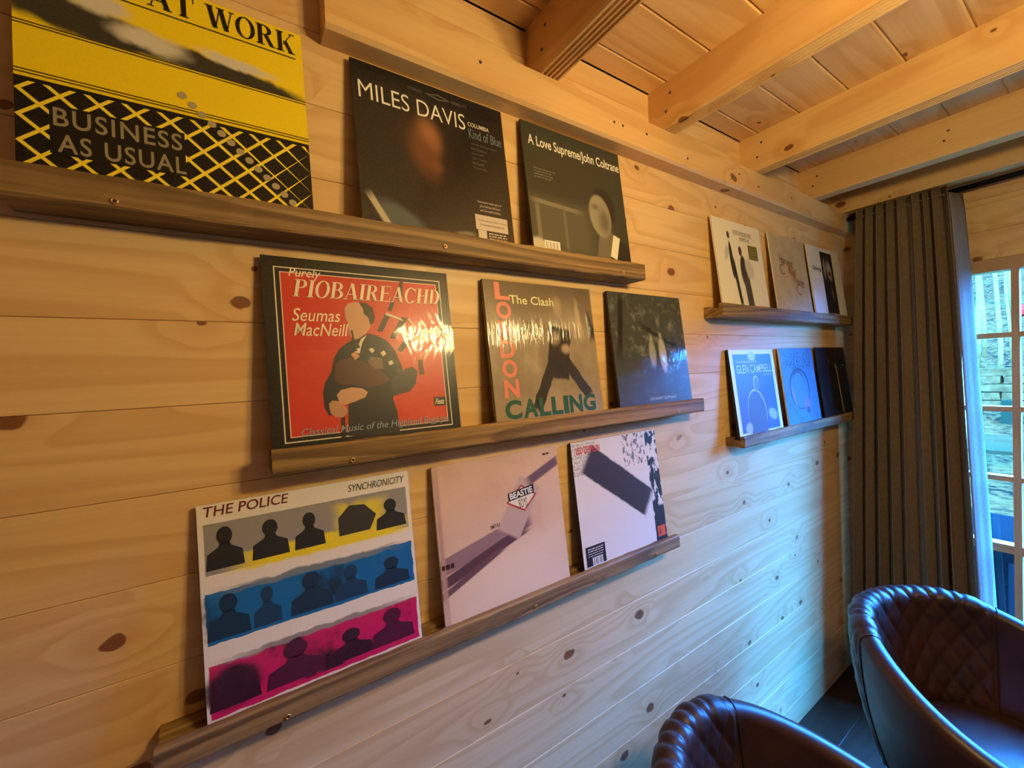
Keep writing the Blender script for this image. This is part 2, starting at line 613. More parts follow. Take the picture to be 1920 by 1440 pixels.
# ------------------------------------------------------------------ record sleeves
def cover_mat(name, w, h, base, layers, rough=0.35, grain=0.05):
    m, nt, out = new_mat(name)
    n = N(nt)
    tc = n.node('ShaderNodeTexCoord').outputs['Object']
    sp = n.node('ShaderNodeSeparateXYZ')
    n.put(sp.inputs[0], tc)
    cb = n.node('ShaderNodeCombineXYZ')
    n.put(cb.inputs[0], n.math('DIVIDE', sp.outputs[0], w))
    n.put(cb.inputs[1], n.math('DIVIDE', sp.outputs[2], h))
    uv = cb.outputs[0]
    c = base
    for L in layers:
        k = L[0]
        if k == 'G':                      # ('G', angle, from, to, colour) linear wash
            _, ang, a, b, col = L
            r = n.mapping(uv, rot=(0, 0, -math.radians(ang)))
            s2 = n.node('ShaderNodeSeparateXYZ')
            n.put(s2.inputs[0], r)
            fac = n.mapr(s2.outputs[0], a, b)
        elif k == 'N':                    # ('N', scale, lo, hi, colour, (cx,cy,rx,ry) or None, stretch)
            _, sc, lo, hi, col, rect, st = L
            fac = n.mapr(n.noise(n.mapping(uv, scale=st), sc, 4, 0.6), lo, hi)
            if rect:
                q = n.mapping(uv, (rect[0], rect[1], 0), (0, 0, 0), (rect[2], rect[3], 1), 'TEXTURE')
                ab = n.node('ShaderNodeVectorMath', operation='ABSOLUTE')
                n.put(ab.inputs[0], q)
                s2 = n.node('ShaderNodeSeparateXYZ')
                n.put(s2.inputs[0], ab.outputs[0])
                fac = n.math('MULTIPLY', fac, n.mapr(n.math('MAXIMUM', s2.outputs[0], s2.outputs[1]), 0.96, 1.0, 1.0, 0.0))
        else:                             # ('E'|'R', cx, cy, rx, ry, rot, soft, colour, ragged)
            _, cx, cy, rx, ry, rot, soft, col = L[:8]
            rag = L[8] if len(L) > 8 else 0.0
            src = uv
            if rag:
                nz = n.node('ShaderNodeTexNoise')
                n.put(nz.inputs['Vector'], uv)
                nz.inputs['Scale'].default_value = 14
                nz.inputs['Detail'].default_value = 4
                ad = n.node('ShaderNodeVectorMath', operation='MULTIPLY_ADD')
                n.put(ad.inputs[0], nz.outputs['Color'])
                ad.inputs[1].default_value = (rag, rag, 0)
                n.put(ad.inputs[2], uv)
                src = ad.outputs[0]
                cx += rag * 0.5
                cy += rag * 0.5
            q = n.mapping(src, (cx, cy, 0), (0, 0, math.radians(rot)), (rx, ry, 1), 'TEXTURE')
            if k == 'E':
                ln = n.node('ShaderNodeVectorMath', operation='LENGTH')
                n.put(ln.inputs[0], q)
                dd = ln.outputs['Value']
            else:
                ab = n.node('ShaderNodeVectorMath', operation='ABSOLUTE')
                n.put(ab.inputs[0], q)
                s2 = n.node('ShaderNodeSeparateXYZ')
                n.put(s2.inputs[0], ab.outputs[0])
                dd = n.math('MAXIMUM', s2.outputs[0], s2.outputs[1])
            fac = n.mapr(dd, 1.0 - soft, 1.0 + soft * 0.5 + 0.002, 1.0, 0.0)
        c = n.mix(fac, c, col)
    f = n.noise(tc, 260, 3)
    c = n.mix(n.math('MULTIPLY', n.mapr(f, 0.4, 0.65), grain), c, (0.25, 0.22, 0.2, 1))
    n.bsdf(out, c, rough, spec=0.4)
    return m


M_CARD = plain('sleeve_card', S(226, 216, 200), 0.6)
M_CARDB = plain('sleeve_card_black', S(26, 22, 22), 0.5)
_ink = {}


def ink(col, rough=0.4):
    key = tuple(round(q, 4) for q in col) + (rough,)
    if key not in _ink:
        _ink[key] = plain('print_ink', col, rough, var=0.05)
    return _ink[key]


def film_mat(name, stretch, scale, strength, amount=0.05, depth=0.006):
    m, nt, out = new_mat(name)
    n = N(nt)
    tc = n.node('ShaderNodeTexCoord').outputs['Object']
    hgt = n.noise(n.mapping(tc, scale=stretch), scale, 3, 0.6, 0.6)
    nrm = n.bump(hgt, strength, depth)
    tr = n.node('ShaderNodeBsdfTransparent')
    gl = n.node('ShaderNodeBsdfGlossy')
    gl.inputs['Roughness'].default_value = 0.09
    n.put(gl.inputs['Normal'], nrm)
    ms = n.node('ShaderNodeMixShader')
    n.put(ms.inputs[0], n.schlick(amount, nrm))
    nt.links.new(tr.outputs[0], ms.inputs[1])
    nt.links.new(gl.outputs[0], ms.inputs[2])
    nt.links.new(ms.outputs[0], out.inputs[0])
    return m


FILM_CRINKLE = film_mat('crinkled_film', (5.5, 1, 0.22), 26, 1.0, 0.07, 0.0022)
FILM_SMOOTH = film_mat('smooth_film', (1.6, 1, 1.0), 9, 0.5, 0.016, 0.006)

TILT = math.atan2(0.0345, 0.307)
HID = 0.0115


class Album:
    def __init__(self, x0, w, shelf, ztop, label, base, layers, card=None, thick=0.0055, film=None, rough=0.35):
        zl = {0: 0.279, 1: -0.103, 2: -0.491, 3: 0.198, 4: -0.253}[shelf]
        self.w = w
        self.h = (ztop - zl) / math.cos(TILT) + HID
        self.t = empty('record_album', (x0, -0.0478 - HID * math.sin(TILT) - 0.0001, ZC + zl - HID * math.cos(TILT)), (-TILT, 0, 0))
        tag(self.t, label, 'record album', 'record albums on the ledges')
        mt = cover_mat('cover_print', self.w, self.h, base, layers, rough)
        v, f = box_data(0, w, 0, thick, 0, self.h)
        s = mesh_obj('sleeve', v, f, None, self.t, mats=[card or M_CARD, mt], idx=[0, 0, 1, 0, 0, 0])
        self.vis = self.h - HID
        self.layer = 0.0004
        if film:
            # one thin sheet drawn round the front and both sides of the sleeve
            e = 0.0015
            v = [(-e, thick, 0), (-e, -e, 0), (w + e, -e, 0), (w + e, thick, 0)]
            v += [(p[0], p[1], self.h + 0.002) for p in v]
            mesh_obj('plastic_wrap', v, [(0, 1, 5, 4), (1, 2, 6, 5), (2, 3, 7, 6)], film, self.t)

    def P(self, u, v):
        """u, v: fractions of the visible cover"""
        return u * self.w, HID + v * self.vis

    def poly(self, pts, col, name='print', lift=0.0):
        d = -0.0003 - lift
        vs = []
        for u, v in pts:
            x, z = self.P(u, v)
            vs.append((x, d, z))
        return mesh_obj(name, vs, [tuple(range(len(vs)))], ink(col), self.t)

    def scribble(self, u0, v0, u1, v1, col, seed=1, lift=0.0004):
        """print too small to read: a row of uneven word-length strokes"""
        rr = random.Random(seed)
        m = MB()
        u = u0
        while u < u1 - 0.004:
            w = min(u1, u + rr.uniform(0.012, 0.04))
            (xa, za), (xb, zb) = self.P(u, v0), self.P(w, v1)
            m.add([(xa, -0.0003 - lift, za), (xb, -0.0003 - lift, za), (xb, -0.0003 - lift, zb), (xa, -0.0003 - lift, zb)], [(0, 1, 2, 3)])
            u = w + 0.007
        return m.build('small_print', ink(col), self.t)

    def text(self, s, u0, v0, u1, v1, col, bold=0.0, shear=0.0, rot=0.0, lift=0.0004, name='lettering', serif=False, space=1.0):
        """fit the string's ink box into u0..u1, v0..v1 (before rotation about its lower left corner)"""
        if serif:
            vs, fs = serif_text(s)
        else:
            cu = bpy.data.curves.new('lettering', 'FONT')
            cu.body = s
            cu.size = 1.0
            cu.offset = bold
            cu.space_character = space
            cu.resolution_u = 4
            cu.align_x = 'CENTER' if '\n' in s else 'LEFT'
            ob = bpy.data.objects.new('lettering', cu)
            COL.objects.link(ob)
            dg = bpy.context.evaluated_depsgraph_get()
            dg.update()
            me = bpy.data.meshes.new_from_object(ob.evaluated_get(dg))
            bpy.data.objects.remove(ob)
            vs = [(p.co.x, p.co.y) for p in me.vertices]
            fs = [tuple(p.vertices) for p in me.polygons]
            bpy.data.meshes.remove(me)
        xs = [p[0] for p in vs]
        yl = [p[1] for p in vs]
        ax, bx, ay, by = min(xs), max(xs), min(yl), max(yl)
        x0, z0 = self.P(u0, v0)
        x1, z1 = self.P(u1, v1)
        H, W = z1 - z0, x1 - x0
        W -= abs(shear) * H
        c, sn = math.cos(math.radians(rot)), math.sin(math.radians(rot))
        o = []
        for X, Y in vs:
            yy = (Y - ay) / (by - ay) * H
            xx = (X - ax) / (bx - ax) * W + shear * yy
            o.append((x0 + xx * c - yy * sn, -0.0003 - lift, z0 + xx * sn + yy * c))
        return mesh_obj(name, o, fs, ink(col), self.t)


def serif_text(s):
    """high-contrast serif capitals drawn from stems, hairlines, bowls and slab serifs"""
    V, F = [], []

    def poly(pts):
        n0 = len(V)
        V.extend(pts)
        F.append(tuple(range(n0, n0 + len(pts))))

    def rect(a, b, c, d):
        poly([(a, b), (c, b), (c, d), (a, d)])

    def bar(x0, y0, x1, y1, w):
        poly([(x0 - w / 2, y0), (x0 + w / 2, y0), (x1 + w / 2, y1), (x1 - w / 2, y1)])

    def bowl(cx, cy, rx, ry, ix, iy, a0, a1, n=18):
        for i in range(n):
            p = []
            for a in (a0 + (a1 - a0) * i / n, a0 + (a1 - a0) * (i + 1) / n):
                a = math.radians(a)
                p.append(((cx + rx * math.cos(a), cy + ry * math.sin(a)), (cx + ix * math.cos(a), cy + iy * math.sin(a))))
            poly([p[0][0], p[1][0], p[1][1], p[0][1]])

    T, h = 0.2, 0.05                       # stem, hairline
    x = 0.0

    def sf(c, y, w=0.30):
        rect(c - w / 2, y if y == 0 else 1 - h, c + w / 2, h if y == 0 else 1)
    for ch in s:
        X = x
        if ch == ' ':
            x += 0.42
            continue
        if ch == 'A':
            bar(X + .12, 0, X + .42, 1, h); bar(X + .74, 0, X + .43, 1, T); rect(X + .23, .3, X + .62, .3 + h)
            sf(X + .12, 0, .24); sf(X + .74, 0, .32); w = .92
        elif ch == 'T':
            rect(X + .32, 0, X + .32 + T, 1); rect(X + .02, 1 - h, X + .82, 1); sf(X + .42, 0, .36)
            rect(X + .02, .74, X + .06, 1); rect(X + .78, .74, X + .82, 1); w = .86
        elif ch == 'W':
            bar(X + .36, 0, X + .14, 1, T); bar(X + .38, 0, X + .58, 1, h); bar(X + .82, 0, X + .60, 1, T); bar(X + .84, 0, X + 1.06, 1, h)
            sf(X + .14, 1, .34); sf(X + .6, 1, .34); sf(X + 1.06, 1, .22); w = 1.2
        elif ch == 'O':
            bowl(X + .43, .5, .42, .52, .24, .47, 0, 360, 36); w = .88
        elif ch == 'C':
            bowl(X + .43, .5, .42, .52, .24, .47, 40, 320, 30); rect(X + .74, .66, X + .78, 1); w = .86
        elif ch in 'IHKDBPRE':
            rect(X + .1, 0, X + .1 + T, 1); sf(X + .2, 0, .36); sf(X + .2, 1, .36)
            w = .42
            if ch == 'H':
                rect(X + .62, 0, X + .62 + T, 1); sf(X + .72, 0, .36); sf(X + .72, 1, .36); rect(X + .3, .5, X + .62, .5 + h); w = .94
            elif ch == 'K':
                bar(X + .34, .36, X + .76, 1, h); bar(X + .72, 0, X + .44, .56, T); sf(X + .72, 0, .34); sf(X + .76, 1, .26); w = .92
            elif ch == 'D':
                bowl(X + .34, .5, .46, .5, .27, .45, -90, 90); rect(X + .3, 0, X + .35, h); rect(X + .3, 1 - h, X + .35, 1); w = .86
            elif ch in 'BPR':
                bowl(X + .36, .745, .36, .255, .18, .205, -90, 90, 14); rect(X + .3, 1 - h, X + .37, 1); rect(X + .3, .49, X + .37, .49 + h)
                w = .78
                if ch == 'B':
                    bowl(X + .38, .27, .42, .27, .22, .22, -90, 90, 14); rect(X + .3, 0, X + .39, h); w = .84
                if ch == 'R':
                    bar(X + .72, 0, X + .46, .5, T); sf(X + .76, 0, .24); w = .9
            elif ch == 'E':
                rect(X + .3, 0, X + .76, h); rect(X + .3, 1 - h, X + .74, 1); rect(X + .3, .5, X + .6, .5 + h)
                rect(X + .72, 0, X + .76, .28); rect(X + .70, .74, X + .74, 1); rect(X + .57, .4, X + .6, .65); w = .82
        x += w
    return V, F



WHITE, OFFW, BLK = S(240, 236, 228), S(228, 220, 206), S(18, 16, 16)

# --- top ledge
YEL, LEM = S(246, 214, 22), S(250, 224, 60)
a = Album(-0.209, 0.331, 0, 0.592, 'bright yellow and black record sleeve, the largest, at the top left', YEL, [
    ('R', .5, .195, .52, .205, 0, .004, BLK),
    ('E', .20, .70, .30, .085, -8, .3, S(58, 54, 44), .05),
    ('E', .66, .66, .36, .055, -6, .3, S(58, 54, 44), .05),
    ('E', .40, .70, .14, .05, -6, .5, S(214, 206, 188), .05),
    ('E', .24, .80, .10, .05, 0, .5, S(214, 206, 188), .05),
    ('E', .72, .725, .16, .03, -4, .5, S(214, 206, 188), .05),
    ('R', .5, .515, .52, .115, 0, .004, YEL),
], card=M_CARDB, thick=0.004)
for vv in (.392, .405, .60, .612):
    a.poly([(0, vv), (1, vv), (1, vv + .005), (0, vv + .005)], S(60, 48, 14), 'printed_line', .0001)
# plain crossed trellis printed on the dark lower part
k = 0
for i in range(-3, 13):
    for sg in (1, -1):
        p = []
        u0 = i / 9.0
        t0, t1 = 0.0, 1.0
        du = 0.37 * sg
        ua, ub = u0, u0 + du
        pa, pb = (ua, 0.0), (ub, 0.36)
        if max(ua, ub) <= 0.0 or min(ua, ub) >= 1.0:
            continue

        def clip(p, q):
            (x1, y1), (x2, y2) = p, q
            for lim, s_ in ((0.0, 1), (1.0, -1)):
                if (x1 - lim) * s_ < 0:
                    r = (lim - x1) / (x2 - x1); x1, y1 = lim, y1 + (y2 - y1) * r
                if (x2 - lim) * s_ < 0:
                    r = (lim - x1) / (x2 - x1); x2, y2 = lim, y1 + (y2 - y1) * r
            return (x1, y1), (x2, y2)
        (x1, y1), (x2, y2) = clip(pa, pb)
        hw = 0.0095
        a.poly([(x1, y1), (min(1, x1 + 2 * hw), y1), (min(1, x2 + 2 * hw), y2), (x2, y2)], LEM, 'printed_line', .00015 + (.0001 if sg > 0 else 0))
a.text('AT WORK', .395, .868, .968, .985, BLK, serif=True)
a.poly([(.2, .846), (.968, .846), (.968, .852), (.2, .852)], BLK, 'printed_line', .0002)
GRY = S(150, 138, 108)
a.poly([(.09, .185), (.50, .185), (.50, .285), (.09, .285)], BLK, 'print', .0003)
a.poly([(.09, .075), (.50, .075), (.50, .185), (.09, .185)], BLK, 'print', .0003)
a.text('BUSINESS', .10, .195, .49, .275, GRY, bold=.012, space=1.12)
a.text('AS USUAL', .11, .085, .50, .165, GRY, bold=.012, space=1.12)
for i in range(13):                       # plain pale dots in a slanting row
    uu, v_ = .50 + .034 * i, .47 - .036 * i
    a.poly([(uu + .017 * math.cos(2 * PI * q / 14), v_ + .017 * math.sin(2 * PI * q / 14)) for q in range(14)], S(176, 160, 124), 'printed_dot', .0006)

a = Album(0.201, 0.324, 0, 0.587, 'black sleeve with white capitals and a dim brown portrait, second on the top ledge', S(30, 25, 24), [
    ('E', .42, .56, .16, .26, 8, .9, S(60, 36, 22)),
    ('E', .44, .65, .085, .13, 10, .8, S(158, 106, 68)),
    ('E', .40, .53, .09, .16, 20, .9, S(112, 68, 40)),
    ('E', .47, .47, .05, .045, 0, .9, S(120, 74, 46)),
    ('E', .24, .06, .20, .09, -35, .4, S(84, 94, 100)),
    ('E', .62, .05, .09, .03, 10, .5, S(120, 116, 104)),
    ('R', .11, .10, .02, .13, 30, .4, S(186, 178, 158)),
    ('R', .5, .945, .52, .05, 0, .1, S(20, 17, 20)),
], card=M_CARDB, film=FILM_SMOOTH)
a.text('MILES DAVIS', .035, .765, .705, .875, WHITE, bold=-.004)
a.text('Kind of Blue', .725, .72, .975, .79, S(120, 138, 156))
a.text('COLUMBIA', .725, .805, .885, .835, OFFW, bold=.01)
a.text('STEREO', .33, .925, .42, .945, S(120, 112, 104))
a.text('FIDELITY', .62, .925, .73, .945, S(120, 112, 104))
a.poly([(.44, .935), (.53, .956), (.61, .935), (.53, .914)], S(110, 102, 96), 'print', .0002)
a.poly([(.46, .935), (.53, .946), (.59, .935), (.53, .924)], S(22, 19, 20), 'print', .0003)
for i, q in enumerate(('with Julian Cannonball Adderley', 'Paul Chambers', 'James Cobb', 'John Coltrane', 'Bill Evans', 'Wynton Kelly')):
    a.text(q, .735, .672 - i * .034, (.93 if i == 0 else .735 + .0085 * len(q)), .69 - i * .034, S(120, 112, 106))
a.poly([(.71, .18), (.955, .18), (.955, .30), (.71, .30)], S(22, 18, 18), 'sticker', .0003)
a.poly([(.71, .075), (.955, .075), (.955, .18), (.71, .18)], S(206, 192, 184), 'sticker', .0003)
a.poly([(.72, 0), (.955, 0), (.955, .075), (.72, .075)], S(22, 18, 18), 'sticker', .0003)
a.poly([(.722, 0), (.785, 0), (.785, .073), (.722, .073)], S(206, 192, 184), 'sticker', .0004)
for i, q in enumerate(('Featuring the modern giants of', 'John Coltrane, Bill Evans', 'and Cannonball Adderley')):
    a.text(q, .74 + .012 * (i > 0), .262 - i * .03, .92 - .012 * (i > 0), .282 - i * .03, S(210, 200, 190))
a.text('The best-selling jazz album of all time.', .722, .132, .945, .15, S(50, 40, 36))
a.text('A cornerstone of recorded music.', .74, .105, .93, .123, S(50, 40, 36))
for i in range(3):
    a.scribble(.80, .052 - i * .018, .94, .060 - i * .018, S(206, 192, 184), i)

a = Album(0.578, 0.328, 0, 0.588, 'grey-green sleeve with bold white lettering and a grey man, right end of top ledge', S(56, 58, 48), [
    ('R', .30, .24, .34, .22, 0, .5, S(92, 88, 74)),
    ('R', .26, .40, .24, .018, -3, .4, S(130, 124, 106)),
    ('R', .07, .22, .02, .20, 0, .5, S(124, 118, 100)),
    ('R', .32, .22, .016, .18, 0, .5, S(112, 106, 92)),
    ('E', .06, .07, .09, .06, -20, .4, S(200, 192, 168)),
    ('E', .86, .06, .20, .15, 20, .15, S(40, 38, 34)),
    ('R', .72, .17, .075, .14, -15, .2, S(112, 104, 88)),
    ('E', .745, .475, .135, .165, 0, .08, S(44, 40, 34)),
    ('E', .70, .40, .12, .18, 6, .12, S(150, 142, 122)),
    ('E', .74, .36, .07, .12, 0, .8, S(106, 98, 84)),
    ('E', .655, .47, .05, .03, 0, .8, S(112, 104, 90)),
    ('R', .83, .16, .038, .10, -18, .06, S(226, 220, 200)),
], card=M_CARDB)
a.text('A Love Supreme/John Coltrane', .05, .80, .985, .905, WHITE, bold=.014)
for i in range(4):
    a.scribble(.075, .638 - i * .022, .075 + (.2, .16, .175, .155)[i], .645 - i * .022, S(132, 128, 116), i)
a.poly([(.10, 0), (.24, 0), (.24, .085), (.10, .085)], WHITE, 'barcode_box', .0003)
for i in range(11):
    u = .113 + i * .0107
    a.poly([(u, .01), (u + .002 + .003 * (i * 7 % 3 == 0), .01), (u + .002 + .003 * (i * 7 % 3 == 0), .075), (u, .075)], S(70, 64, 56), 'barcode_line', .0004)

# --- middle ledge
RED = S(206, 58, 40)
JK = S(30, 26, 32)
a = Album(0.043, 0.33, 1, 0.2115, 'red sleeve with a black border and a man playing bagpipes', S(30, 28, 27), [
    ('R', .5, .5, .447, .447, 0, .001, S(226, 214, 194)),
    ('R', .5, .5, .441, .441, 0, .001, S(34, 30, 28)),
    ('R', .5, .5, .421, .422, 0, .001, S(232, 200, 176)),
    ('R', .5, .5, .416, .417, 0, .001, RED),
    ('N', 2.0, .45, .8, S(226, 100, 70), (.5, .3, .416, .22), (1, 1, 1)),
], card=M_CARDB, film=FILM_SMOOTH)
CRM = S(244, 226, 200)
SKIN, BAGC, WOODC, IVO = S(204, 156, 122), S(84, 46, 36), S(46, 28, 24), S(222, 204, 172)
FIG = [
    ('jacket', JK, [(.401, .553), (.382, .543), (.334, .503), (.305, .454), (.287, .377), (.253, .321), (.239, .264), (.241, .188), (.259, .143), (.285, .145), (.324, .219), (.358, .196), (.352, .099), (.351, .021), (.456, .011), (.622, .01), (.616, .131), (.597, .211), (.634, .287), (.677, .306), (.663, .403), (.63, .5), (.593, .553), (.536, .584), (.493, .594)]),
    ('bag', S(52, 42, 44), [(.595, .321), (.683, .38), (.726, .395), (.756, .366), (.739, .291), (.698, .245), (.64, .234), (.598, .221)]),
    ('head', SKIN, [(.378, .684), (.376, .734), (.397, .765), (.444, .778), (.49, .76), (.516, .72), (.517, .667), (.505, .625), (.478, .594), (.438, .563), (.406, .558), (.394, .583), (.391, .613), (.389, .643)]),
    ('hair', S(56, 40, 30), [(.453, .777), (.496, .773), (.528, .746), (.536, .694), (.526, .657), (.506, .646), (.499, .688), (.477, .708), (.474, .739)]),
    ('shirt', IVO, [(.426, .512), (.452, .563), (.482, .584), (.456, .543), (.437, .477), (.415, .487)]),
    ('tie', S(22, 18, 20), [(.404, .533), (.428, .553), (.444, .512), (.411, .502)]),
    ('bag', BAGC, [(.312, .425), (.339, .444), (.394, .452), (.457, .43), (.522, .397), (.568, .354), (.595, .321), (.534, .293), (.456, .283), (.384, .303), (.33, .306), (.297, .338)]),
    ('tassel', S(120, 92, 72), [(.497, .46), (.555, .448), (.56, .385), (.511, .387), (.476, .43)]),
    ('chanter', WOODC, [(.319, .141), (.337, .139), (.333, .014), (.311, .017)]),
    ('hand', SKIN, [(.304, .25), (.328, .277), (.383, .288), (.437, .279), (.464, .257), (.448, .228), (.395, .208), (.34, .193), (.315, .21)]),
    ('hand', S(190, 138, 106), [(.263, .205), (.281, .222), (.315, .215), (.348, .177), (.355, .152), (.327, .126), (.292, .13), (.268, .156)]),
    ('chanter', WOODC, [(.4, .608), (.409, .614), (.424, .492), (.413, .487)]),
    ('drone', WOODC, [(.542, .61), (.595, .712), (.625, .708), (.572, .606)]),
    ('drone', WOODC, [(.609, .734), (.637, .8), (.657, .791), (.632, .73)]),
    ('drone', WOODC, [(.669, .813), (.7, .93), (.716, .932), (.701, .809)]),
    ('drone', WOODC, [(.609, .569), (.692, .7), (.723, .69), (.64, .564)]),
    ('drone', WOODC, [(.645, .499), (.739, .613), (.765, .597), (.67, .483)]),
    ('tassel', S(70, 40, 30), [(.767, .432), (.79, .437), (.796, .343), (.766, .344)]),
    ('cord', IVO, [(.594, .707), (.695, .673), (.691, .685), (.601, .723)]),
    ('cord', IVO, [(.723, .684), (.766, .619), (.773, .63), (.734, .696)]),
    ('flower', IVO, [(.486, .501), (.506, .511), (.519, .496), (.504, .478)]),
    ('flower', IVO, [(.548, .48), (.569, .495), (.582, .474), (.561, .458)]),
    ('flower', IVO, [(.588, .426), (.609, .436), (.618, .415), (.592, .405)]),
    ('flower', S(206, 150, 110), [(.391, .472), (.415, .492), (.436, .461), (.411, .44)]),
]
for k, (nm, cl, pts) in enumerate(FIG):
    a.poly(pts, cl, 'printed_shape', .00003 * k)
a.text('Purely', .115, .882, .275, .945, CRM, bold=.010, shear=.25)
a.text('PIOBAIREACHD', .13, .785, .945, .885, CRM, serif=True, shear=.2, lift=.0009)
a.text('Seumas', .12, .655, .36, .725, CRM, bold=.004, shear=.22)
a.text('MacNeill', .125, .575, .39, .645, CRM, bold=.004, shear=.22)
a.text('Classical Music of the Highland Bagpipe', .12, .035, .925, .085, S(146, 160, 182), bold=.004, shear=.25, lift=.0011)
a.poly([(.84, .145), (.915, .145), (.915, .20), (.84, .20)], S(34, 30, 24), 'label_box', .0003)
a.text('Fiesta', .848, .155, .908, .19, CRM, bold=.01, shear=.2)

a = Album(0.458, 0.320, 1, 0.209, 'grey-brown sleeve with pink letters down its side and green letters along its foot', S(150, 134, 114), [
    ('N', 3.0, .4, .75, S(190, 172, 150), None, (1, .6, 1)),
    ('G', 90, .6, 1.05, S(108, 94, 76)),
    ('R', .5, .06, .52, .14, 0, .6, S(176, 152, 132)),
    ('R', .61, .49, .105, .20, -10, .10, S(44, 38, 38), .03),
    ('R', .44, .25, .045, .19, -30, .10, S(48, 42, 42), .03),
    ('R', .74, .33, .045, .22, 38, .10, S(52, 44, 46), .03),
    ('R', .66, .62, .09, .035, -20, .2, S(64, 54, 50), .03),
    ('E', .58, .60, .05, .06, 0, .7, S(150, 132, 114)),
    ('E', .68, .52, .05, .04, 0, .6, S(186, 160, 140)),
    ('E', .84, .74, .03, .17, 4, .5, S(190, 172, 148), .03),
    ('E', .64, .83, .05, .09, 0, .6, S(176, 158, 134), .03),
    ('R', .97, .70, .03, .12, 0, .5, S(52, 44, 40), .03),
], card=M_CARDB, film=FILM_CRINKLE, thick=0.009)
a.text('The Clash', .205, .835, .605, .90, S(244, 240, 190), bold=.015)
PNK, GRN = S(238, 138, 124), S(28, 92, 82)
for i, q in enumerate('LONDON'):
    v0 = .858 - .14 * i
    a.text(q, .085, v0, .21, v0 + .128, PNK, bold=.04)
u = .075
for q, wq in zip('CALLING', (.15, .14, .115, .115, .06, .14, .14)):
    a.text(q, u, .005, u + wq - .012, .14, GRN, bold=.04)
    u += wq

a = Album(0.842, 0.321, 1, 0.2105, 'dark grey sleeve with faint trees and two pale figures, last on the middle ledge', S(66, 68, 64), [
    ('N', 9.0, .50, .72, S(128, 130, 122), (.5, .72, .5, .28), (1, 1, 1)),
    ('N', 5.0, .5, .75, S(88, 90, 86), None, (1, 2.2, 1)),
    ('R', .12, .72, .035, .30, -10, .5, S(30, 30, 28)),
    ('R', .64, .62, .30, .022, -22, .5, S(34, 34, 32), .06),
    ('E', .50, .47, .05, .13, 0, .4, S(150, 152, 146)),
    ('E', .50, .60, .022, .03, 0, .4, S(150, 146, 138)),
    ('E', .645, .46, .055, .17, 3, .35, S(172, 170, 160)),
    ('E', .635, .635, .022, .03, 0, .4, S(150, 146, 138)),
], card=M_CARDB, film=FILM_SMOOTH, thick=0.007)
a.text('ORDINARY ELEPHANT', .38, .028, .76, .055, S(190, 186, 174))

# --- lower ledge
a = Album(-0.060, 0.330, 2, -0.181, 'white sleeve with yellow, blue and magenta stripes on the lowest ledge', S(236, 228, 214), [
    ('R', .5, .79, .478, .118, 0, .002, S(150, 146, 138), .006),
    ('R', .55, .70, .43, .045, 0, .3, S(240, 216, 24), .03),
    ('R', .72, .79, .14, .09, 0, .4, S(226, 206, 60), .05),
    ('R', .5, .475, .485, .115, 0, .006, S(0, 104, 168), .02),
    ('N', 4.0, .48, .66, S(14, 44, 70), (.42, .475, .44, .105), (1, .8, 1)),
    ('R', .5, .585, .40, .018, 0, .5, S(120, 130, 134), .04),
    ('R', .5, .15, .485, .115, 0, .006, S(206, 20, 98), .02),
    ('N', 3.2, .46, .60, S(52, 14, 36), (.5, .16, .46, .11), (1, .8, 1)),
    ('E', .10, .15, .12, .10, 0, .3, S(60, 12, 38), .05),
    ('R', .5, .272, .42, .014, 0, .5, S(150, 140, 134), .04),
], film=FILM_SMOOTH, rough=.3)
def bust(u, v0, w, h, col, k=0):
    """plain head-and-shoulders shape"""
    a.poly([(u - w, v0), (u + w, v0), (u + w * .92, v0 + h * .38), (u + w * .35, v0 + h * .52), (u + w * .25, v0 + h * .62),
            (u - w * .25, v0 + h * .62), (u - w * .35, v0 + h * .52), (u - w * .92, v0 + h * .38)], col, 'printed_shape', .00004 * k)
    a.poly([(u + w * .42 * math.cos(2 * PI * q / 16), v0 + h * .78 + h * .22 * math.sin(2 * PI * q / 16)) for q in range(16)], col, 'printed_shape', .00004 * k)


INK1, INK2, INK3 = S(34, 32, 24), S(10, 46, 76), S(58, 14, 40)
for k, (u, w, h) in enumerate(((.10, .075, .20), (.285, .08, .19), (.46, .072, .185), (.88, .085, .17))):
    bust(u, .682, w, h, INK1, k)
a.poly([(.60, .70), (.76, .70), (.80, .78), (.74, .85), (.66, .86), (.60, .80)], S(52, 50, 30), 'printed_shape', .0001)
for k, (u, w, h) in enumerate(((.10, .085, .205), (.255, .06, .19), (.45, .10, .20), (.64, .085, .18), (.86, .10, .16))):
    bust(u, .352, w, h, (INK2, S(16, 58, 96))[k % 2], k)
for k, (u, w, h) in enumerate(((.11, .10, .18), (.36, .13, .20), (.62, .11, .16), (.84, .12, .19))):
    bust(u, .03, w, h, (INK3, S(84, 16, 56))[k % 2], k)
a.text('THE POLICE', .02, .940, .375, .990, S(110, 20, 34), bold=.006, shear=.15)
a.text('SYNCHRONICITY', .66, .935, .975, .975, S(50, 56, 22), shear=.2)

